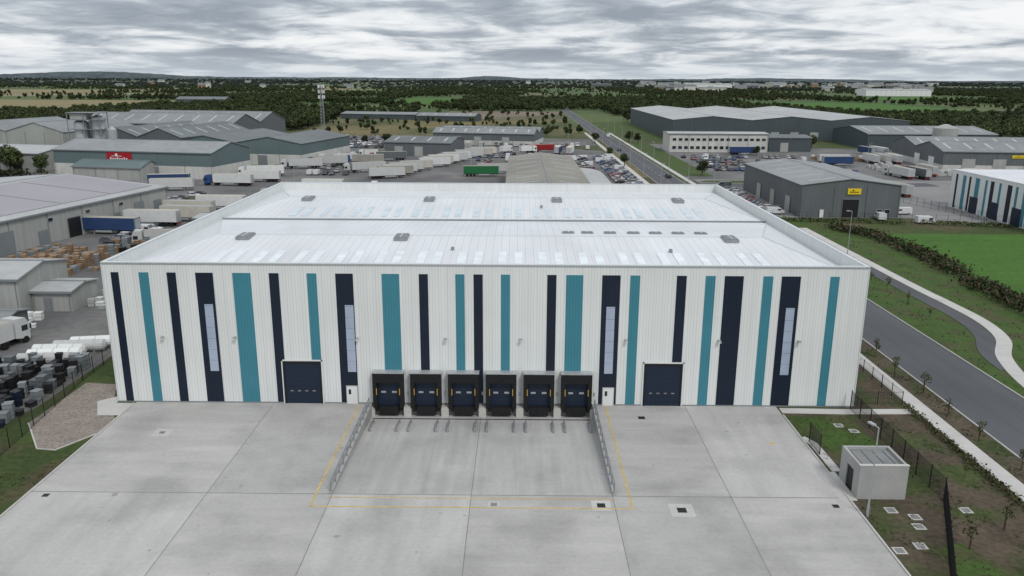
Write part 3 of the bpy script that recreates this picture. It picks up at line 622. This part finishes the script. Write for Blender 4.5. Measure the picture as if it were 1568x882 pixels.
def trailer(b,x0,x1,side,top,h=4.0):
    b.box(x0,x1,-1.27,1.27,1.15,h,side); b.box(x0+.05,x1-.05,-1.22,1.22,h,h+.04,top); b.box(x0+.1,x1-.1,-.5,.5,.85,1.15,'blackm')
    for e_ in(x0,x1-.08):
        for s in(-1.3,1.22): b.box(e_,e_+.08,s,s+.08,1.1,h+.03,'galv')
    b.box(x0-.02,x0-.001,-1.1,1.1,1.3,h-.15,'galv'); b.box(x0+.02,x0+.1,-1.2,1.2,.55,.75,'lamp')
    for k in range(3):
        for s in(-1,1): b.cyl((x0+1.6+k*1.35,s*.9,.5),(x0+1.6+k*1.35,s*1.25,.5),.5,.5,'black',12)
    for s in(-1,1): b.box(x1-3,x1-2.8,s*.8-.08,s*.8+.08,.05,1.15,'galv'); b.box(x0+6,x1-3.5,s*1.2-.02,s*1.2+.02,.55,1.0,'galv')
def cab(b,x,paint):
    prof=[(x-1.1,1.0),(x+1.15,.5),(x+1.25,1.7),(x+1.1,2.9),(x+.7,3.6),(x-1.0,3.75)]
    b.extr(prof,-1.22,1.22,paint,'xz')
    b.add([(x+1.265,-1.1,1.75),(x+1.265,1.1,1.75),(x+1.125,1.05,2.85),(x+1.125,-1.05,2.85)],[(0,1,2,3)],'glass')
    for s in(-1,1): b.box(x-.1,x+.9,s*1.225-.01,s*1.225+.01,1.8,2.6,'glass'); b.box(x+1.15,x+1.3,s*1.4-.08,s*1.4+.08,1.9,2.6,'blackm'); b.cyl((x+.4,s*.95,.5),(x+.4,s*1.24,.5),.5,.5,'black',12); b.cyl((x-3,s*.9,.5),(x-3,s*1.24,.5),.5,.5,'black',12); b.box(x+1.2,x+1.28,s*.85-.2,s*.85+.2,.75,.95,'hlamp')
    b.box(x-4.2,x-1.0,-.45,.45,.75,1.0,'blackm'); b.box(x+1.2,x+1.27,-.7,.7,.75,1.5,'blackm')
TM={}
for k,(s_,t_) in{'w':('trail','trailtop'),'b':('blue','trailtop'),'g':('greent','trailtop'),'d':('greyw','trailtop'),'c':('trailtop','lightw'),'e':('p_red','trailtop')}.items():
    b=MB(); trailer(b,-6.8,6.8,s_,t_); TM['t'+k]=b.mesh('semi_trailer')
    b=MB(); trailer(b,-7.6,6,s_ if k!='b' else 'trail',t_); cab(b,8,{'w':'trail','b':'p_blue','g':'trail','d':'p_red','c':'p_blue','e':'p_white'}[k]); TM['a'+k]=b.mesh('articulated_truck')
b=MB(); b.box(-4.2,2.2,-1.2,1.2,1.1,3.6,'trail'); b.box(-4.1,2.1,-1.15,1.15,3.6,3.64,'trailtop'); cab(b,3.6,'trail'); b.box(-4.1,2.3,-.45,.45,.8,1.1,'blackm'); TM['r']=b.mesh('box_truck')
NM={'t':'semi_trailer','a':'articulated_truck','r':'box_truck'}
def truck(k,x,y_,r_): mk(NM[k[0]],TM[k],None,(x,y_,.035),r_)
for i in range(15):
    f=i/14
    if i in(5,11): continue
    truck(random.choice(['tw','tw','tw','tc','tw','tc']),-50+f*32+random.uniform(-1.5,1.5),298+f*92,R(22+random.uniform(-3,3)))
for i in range(6):
    if i!=3: truck(random.choice(['tw','tc','aw','td']),-60+i*5.0,402-i*1+3,R(80+random.uniform(-3,3)))
for x,y_,r_,k in((-88,330,190,'aw'),(-80,341,196,'ab'),(-60,318,204,'aw'),(-66,350,185,'ac'),(-58,364,194,'ad'),(-70,378,200,'r'),(-76,358,188,'r'),(-14,306,5,'tg'),(-9,314,8,'tw'),(-86,352,100,'r'),(-96,302,190,'aw'),(-92,286,182,'tw'),(-99,275,176,'ab'),(-50,412,100,'r'),(-26,424,90,'tw'),(-19,421,90,'td'),(-6,404,60,'r'),(5,405,30,'r'),(12,410,20,'te'),(20,398,80,'tb'),(26,398,80,'tw'),(-84,224,178,'tw'),(-89,214,177,'tc'),(-86,205,175,'tc'),(-92,198,178,'tw'),(-97,187,175,'tb'),(-120,274,12,'tb'),(-114,262,12,'tw'),(-64,262,178,'tw'),(-70,238,178,'tc'),(-131,300,170,'r'),(-71.5,103,75,'r'),(-80,173,190,'r')):
    truck(k,x,y_,R(r_))
for x,y_,r_,k in((148,310,95,'aw'),(154,309,95,'ad'),(162,318,90,'tc'),(140,352,5,'tb'),(142,362,0,'tw'),(160,365,90,'tw'),(165,365,90,'tc'),(170,365,90,'tw'),(175,300,10,'tw'),(175,306,10,'te'),(110,250,90,'r'),(118,300,30,'aw'),(112,402,0,'tb'),(205,425,0,'tb'),(175,405,95,'tb'),(181,405,95,'tw'),(124,262,100,'ab')):
    truck(k,x,y_,R(r_))
def lotrow(x0,y0,dx,dy,n,r_,p=.85,**k):
    for i in range(n):
        if random.random()<p: car(x0+dx*i+random.uniform(-.2,.2),y0+dy*i+random.uniform(-.4,.4),R(r_+random.choice((0,180))+random.uniform(-3,3)),**k)
for yy in(330,341,352,363,374,384): lotrow(79,yy,2.7,0,12,90,.72)
for yy in(322,334): lotrow(114,yy,2.7,0,9,90,.7)
for yy in(372,384): lotrow(118,yy,2.7,0,6,90,.65)
for xx in(24.5,30,37.5,42.5): lotrow(xx,272,0,2.8,40,0,.68)
lotrow(33,225,0,2.8,16,0,.7)
for yy in(330,340,352,365,380,394): lotrow(-18 if yy>340 else -6,yy,2.7,0,11,90,.55,van=.3)
for yy in(430,440,452): lotrow(-100,yy+2,2.7,0,13,90,.75,van=.25)
for yy in(462,476,488,500): lotrow(-112,yy,2.8,0,17,90,.6)
for yy in(308,316,326,336): lotrow(-80,yy,2.8,0,7,90,.6,van=.3)
lotrow(-95,370,2.8,0,6,90,.7,van=.4); lotrow(-98,384,2.8,0,8,90,.7,van=.4)
lotrow(-12,445,2.8,0,17,90,.85,van=.5); lotrow(72,222,0,2.8,22,0,.8); lotrow(12,428,2.8,0,10,90,.8,van=.4)
lotrow(-104,318,1,3,12,20,.6); lotrow(108,222,0,3,6,0,.5); lotrow(-178,262,2.9,-.5,14,75,.7); lotrow(180,322,2.8,0,12,90,.7); lotrow(-66,272,2.8,0,8,90,.7)
lotrow(-92,176,.6,3,6,170,.8); lotrow(-104,236,.6,3,6,170,.7)
car(57.5,305,R(92),me=CM[1]); car(53,420,R(90)); car(58,520,R(90),me=VM[0]); car(107.5,208,R(0),me=VM[0]); car(98,213.5,R(80),me=VM[0])
# ------------------------------------------------------------------ yard clutter
def crates(nm,x0,x1,y0,y1,pitch,hmin,hmax,ms,p=.85,seed=1,*_):
    ms=ms.split(); rng=random.Random(seed); b=MB(); x=x0
    while x<x1:
        yy=y0
        while yy<y1:
            if rng.random()<p:
                h=rng.uniform(hmin,hmax); n=max(1,int(h/.6)); s=pitch*rng.uniform(.30,.46); r_=Matrix.Translation((x+rng.uniform(-.25,.25),yy+rng.uniform(-.25,.25),0))@Matrix.Rotation(rng.uniform(-.35,.35),4,'Z'); mm=rng.choice(ms)
                if rng.random()<.08:
                    for k in range(7):
                        pass
                for k in range(n):
                    b.box(-s,s,-s,s,.05+k*.62,.05+k*.62+.5,mm,r_); b.box(-s-.04,s+.04,-s-.04,s+.04,.55+k*.62,.62+k*.62,mm,r_)
            yy+=pitch
        x+=pitch
    b.obj(nm)
crates('plastic_crate_stack',-68,-55.5,86,97,1.1,.6,2.4,'black black blackm gutter greyw',.85,1)
crates('plastic_crate_stack',-74,-55.5,75,85,1.15,.6,2.1,'black blackm gutter black navy',.8,2)
crates('plastic_crate_stack',-88,-77,166,182,1.3,.8,2.6,'blackm blackm gutter wood',.85,3)
crates('pallet_stack',-99,-84,146,163,1.4,1,3.0,'wood wood wood gutter',.85,4)
crates('pallet_stack',-83,-75,150,160,1.4,.6,1.8,'wood wood gutter trail',.55,41)
crates('pallet_stack',-74,-68,196,214,1.5,1,2.6,'wood',.6,5)
crates('crate_stack',-79,-70,106,109,1.3,.6,1.6,'greent blackm greyw',.6,6)
crates('wrapped_pallet_stack',150,160,322,345,1.7,1,3,'trail',.8,8); crates('wrapped_pallet_stack',164,178,316,328,1.7,1,2.4,'trail',.7,9); crates('wrapped_pallet_stack',140,170,372,384,1.8,1,2.6,'wood trail wood',.7,10)
crates('wrapped_pallet_stack',-78,-71,112,118,1.4,.7,1.5,'trail white',.5,11); crates('wrapped_pallet_stack',-70,-64,124,132,1.5,.7,1.4,'trail white lightw',.5,15); crates('plastic_crate_stack',-70,-62,134,150,1.5,.7,1.6,'gutter wood white',.35,21)
crates('pallet_stack',-70,-58,395,399,1.8,1,2,'wood',.5,12); crates('plastic_crate_stack',-74,-60,170,185,1.4,.6,1.8,'gutter wood p_blue',.5,13); crates('pallet_stack',-66,-58,200,222,1.6,.6,1.8,'wood trail',.4,14)
for i,(x,y_) in enumerate(((-61.5,97.6),(-62,99.4),(-61,101.2),(-60.2,103),(-58.4,104.8))):
    b=MB()
    b.cyl((-3.2,0,.85),(3.2,0,.85),.8,.8,'trail',14); b.cyl((3.2,0,.85),(3.5,0,.85),.8,.35,'trail',14); b.cyl((-3.2,0,.85),(-3.5,0,.85),.8,.35,'trail',14)
    for s in(-2,0,2): b.box(s-.12,s+.12,-.6,.6,0,.3,'gutter'); b.cyl((s-.04,0,.85),(s+.04,0,.85),.83,.83,'galv',14)
    b.obj('white_storage_tank',None,(x+[0,.8,-.6,.4,0][i],y_,.03),R(6+[0,3,-2,1,4][i]))
# ------------------------------------------------------------------ trees
trs=[]
for i in range(4):
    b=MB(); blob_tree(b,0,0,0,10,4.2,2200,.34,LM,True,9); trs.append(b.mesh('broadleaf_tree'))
tp=[(-203,303),(-196,308),(-190,301),(-198,314),(-208,310),(-184,308),(-120,330),(-72,445),(-85,448),(66,480),(70,470),(45,470),(160,440),(118,398),(44,385),(-55,430),(170,490),(270,330),(265,352),(262,300),(46,345),(72,312)]
for i,(x,y_) in enumerate(tp): mk('broadleaf_tree',trs[i%4],None,(x,y_,0),random.uniform(0,6),random.uniform(.75,1.15) if x<-180 else random.uniform(.45,.75))
far=[]
for i in range(4):
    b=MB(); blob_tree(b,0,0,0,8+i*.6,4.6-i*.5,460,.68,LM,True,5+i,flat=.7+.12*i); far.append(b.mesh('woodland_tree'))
farb=[]
for i in range(2):
    b=MB(); blob_tree(b,0,0,-2,11,8,380,1.5,('fard','fard','farl'),False,9,flat=.6); farb.append(b.mesh('distant_tree_clump'))
ex=[(-150,44,520,735),(-75,48,700,920),(330,560,800,1300),(-800,-430,760,1260),(-190,-85,1040,1500),(30,92,480,960),(90,245,490,700),(-165,-30,695,765),(600,900,1380,1800),(-1500,-900,1600,2200),(-470,-370,980,1120),(790,960,1650,1950)]
groups=[[],[],[],[]];gf=[[],[]]
def hed(x,y_):
    a=(x*.94+y_*.33); c=(y_*.94-x*.33); w_=noise.noise(Vector((x*.002,y_*.002,5)))*80
    return abs(((a+w_)%240)-120)>113 or abs(((c+w_*1.5)%330)-165)>158
for i in range(64000):
    yy=455*math.exp(random.random()*math.log(3000/455)); x=yy*random.uniform(-.80,.80)
    sc_=1
    if any(e[0]-3<x<e[1]+3 and e[2]-3<yy<e[3] for e in ex):
        if (-150<x<44 and 520<yy<960 and random.random()<.05): sc_=.6
        else: continue
    else:
        if -300<x<262 and yy<565: continue
        if x<-262 and yy<500 and x>-340: continue
        n_=noise.noise(Vector((x*.0032,yy*.0022,1)))+.5*noise.noise(Vector((x*.012,yy*.009,2)))
        force=(yy<830 and (x<-100 or x>240)) or (920<yy<1350 and -80<x<330)
        if n_>.0 or (force and n_>-.35): pr=.85
        elif hed(x,yy): pr=.95; sc_=.8
        else: pr=.02
        if random.random()>pr: continue
    groups[random.randrange(4)].append((x,yy,sc_*random.uniform(.5,1.15)))
for i in range(9500):
    yy=2600*math.exp(random.random()*math.log(11000/2600)); x=yy*random.uniform(-.8,.8)
    n_=noise.noise(Vector((x*.0009,yy*.0006,1)))+.5*noise.noise(Vector((x*.004,yy*.003,2)))
    if n_<-.08 and random.random()<.85: continue
    gf[i%2].append((x,yy,random.uniform(.6,1.25)*(1 if yy<5000 else 1.5)))
def instancer(nm,pts,me,cn):
    vs=[];fs=[]
    for x,y_,s_ in pts:
        q=random.uniform(0,6.28); o=len(vs)
        for k in range(4):
            a=q+k*math.pi/2; vs.append((x+math.cos(a)*s_*.7071,y_+math.sin(a)*s_*.7071,0))
        fs.append((o,o+1,o+2,o+3))
    m=D.meshes.new(nm); m.from_pydata(vs,[],fs); o=mk(nm,m); o.instance_type='FACES'; o.use_instance_faces_scale=True; o.show_instancer_for_render=False; o.show_instancer_for_viewport=False
    c=mk(cn,me,o); return o
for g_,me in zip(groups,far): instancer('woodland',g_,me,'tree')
for g_,me in zip(gf,farb): instancer('distant_woodland',g_,me,'tree_clump')
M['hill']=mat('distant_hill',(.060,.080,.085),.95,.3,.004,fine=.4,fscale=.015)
hb=MB(); n=700; R0=11500
vs=[];fs=[]
for i in range(n+1):
    an=R(-48+96*i/n)
    hh=22+26*max(0,noise.noise(Vector((an*5,0,4)))+.3)+9*noise.noise(Vector((an*30,0,1)))+6*noise.noise(Vector((an*160,0,1)))+55*math.exp(-((math.degrees(an)+27)/4.5)**2)+32*math.exp(-((math.degrees(an)+2)/1.6)**2)
    for rr,hz in((R0,0),(R0+500,hh*.75),(R0+1200,hh),(R0+2500,0)): vs.append((math.sin(an)*rr,math.cos(an)*rr,hz))
for i in range(n):
    for k in range(3): fs.append((4*i+k,4*i+4+k,4*i+5+k,4*i+1+k))
hb.add(vs,fs,'hill'); hb.obj('hills')
# ------------------------------------------------------------------ world, sun, camera
wd=D.worlds.new('World'); sc.world=wd; wd.use_nodes=True; nt=wd.node_tree;N=nt.nodes;L=nt.links; N.clear()
out=N.new('ShaderNodeOutputWorld'); bg=N.new('ShaderNodeBackground'); L.new(bg.outputs[0],out.inputs[0]); bg.inputs[1].default_value=.1
sky=N.new('ShaderNodeTexSky'); sky.sky_type='NISHITA'; sky.sun_disc=False; SE,SA=R(48),R(150)
sky.sun_elevation=SE; sky.sun_rotation=SA; sky.dust_density=2
tc=N.new('ShaderNodeTexCoord'); sp=N.new('ShaderNodeSeparateXYZ'); L.new(tc.outputs['Generated'],sp.inputs[0])
def ma(op,a,b_=None):
    n=N.new('ShaderNodeMath'); n.operation=op
    for i,s in enumerate((a,b_)):
        if s is None: continue
        if isinstance(s,(int,float)): n.inputs[i].default_value=s
        else: L.new(s,n.inputs[i])
    return n.outputs[0]
zc=ma('MAXIMUM',sp.outputs[2],0.0); den=ma('ADD',zc,.11)
cb=N.new('ShaderNodeCombineXYZ'); L.new(ma('DIVIDE',sp.outputs[0],den),cb.inputs[0]); L.new(ma('DIVIDE',sp.outputs[1],den),cb.inputs[1]); cb.inputs[2].default_value=6.3
def nz(scale,det,rough=.55,dist=0):
    n=N.new('ShaderNodeTexNoise'); n.inputs['Scale'].default_value=scale;n.inputs['Detail'].default_value=det;n.inputs['Roughness'].default_value=rough;n.inputs['Distortion'].default_value=dist; L.new(cb.outputs[0],n.inputs[0]); return n.outputs[0]
n1=nz(1.5,10,.58,.35); n2=nz(.5,4)
f=ma('ADD',ma('MULTIPLY',n1,.6),ma('MULTIPLY',n2,.4))
cr=N.new('ShaderNodeValToRGB'); L.new(f,cr.inputs[0]); e=cr.color_ramp
e.elements[0].position=.39; e.elements[0].color=(3.1,3.55,4.15,1); e.elements[1].position=.60; e.elements[1].color=(9.6,9.7,9.8,1)
for p_,c_ in((.455,(4.2,4.65,5.25,1)),(.495,(6.1,6.55,7.05,1)),(.54,(8.3,8.6,8.9,1))): q=e.elements.new(p_); q.color=c_
hz=N.new('ShaderNodeMapRange'); hz.inputs[1].default_value=0;hz.inputs[2].default_value=.03;hz.inputs[3].default_value=.65;hz.inputs[4].default_value=0; L.new(zc,hz.inputs[0])
mx=N.new('ShaderNodeMix');mx.data_type='RGBA'; L.new(hz.outputs[0],mx.inputs[0]); L.new(cr.outputs[0],mx.inputs[6]); mx.inputs[7].default_value=(6.1,6.8,7.4,1)
mb=N.new('ShaderNodeMapRange'); mb.inputs[1].default_value=.12;mb.inputs[2].default_value=.9;mb.inputs[3].default_value=1;mb.inputs[4].default_value=1.25; L.new(zc,mb.inputs[0])
vs_=N.new('ShaderNodeVectorMath');vs_.operation='SCALE'; L.new(mx.outputs[2],vs_.inputs[0]); L.new(mb.outputs[0],vs_.inputs['Scale'])
mx2=N.new('ShaderNodeMix');mx2.data_type='RGBA'; mx2.inputs[0].default_value=.93; L.new(sky.outputs[0],mx2.inputs[6]); L.new(vs_.outputs[0],mx2.inputs[7]); L.new(mx2.outputs[2],bg.inputs[0])
sl=D.lights.new('sun','SUN'); sl.energy=1.4; sl.angle=R(12); sl.color=(1,.97,.93); so=D.objects.new('sun',sl); sc.collection.objects.link(so)
dv=Vector((math.sin(SA)*math.cos(SE),math.cos(SA)*math.cos(SE),math.sin(SE))); so.rotation_euler=dv.to_track_quat('Z','Y').to_euler(); so.location=dv*100
cd=D.cameras.new('camera'); co=D.objects.new('camera',cd); sc.collection.objects.link(co); sc.camera=co
cd.lens=28.0; cd.sensor_width=36; cd.clip_start=.5; cd.clip_end=60000
co.matrix_world=Matrix.Translation((0,0,36.6))@Matrix.Rotation(R(.35),4,'Z')@Matrix.Rotation(R(90-14.79),4,'X')@Matrix.Rotation(.005,4,'Z')
sc.view_settings.view_transform='Standard'; sc.view_settings.look='None'; sc.view_settings.exposure=0
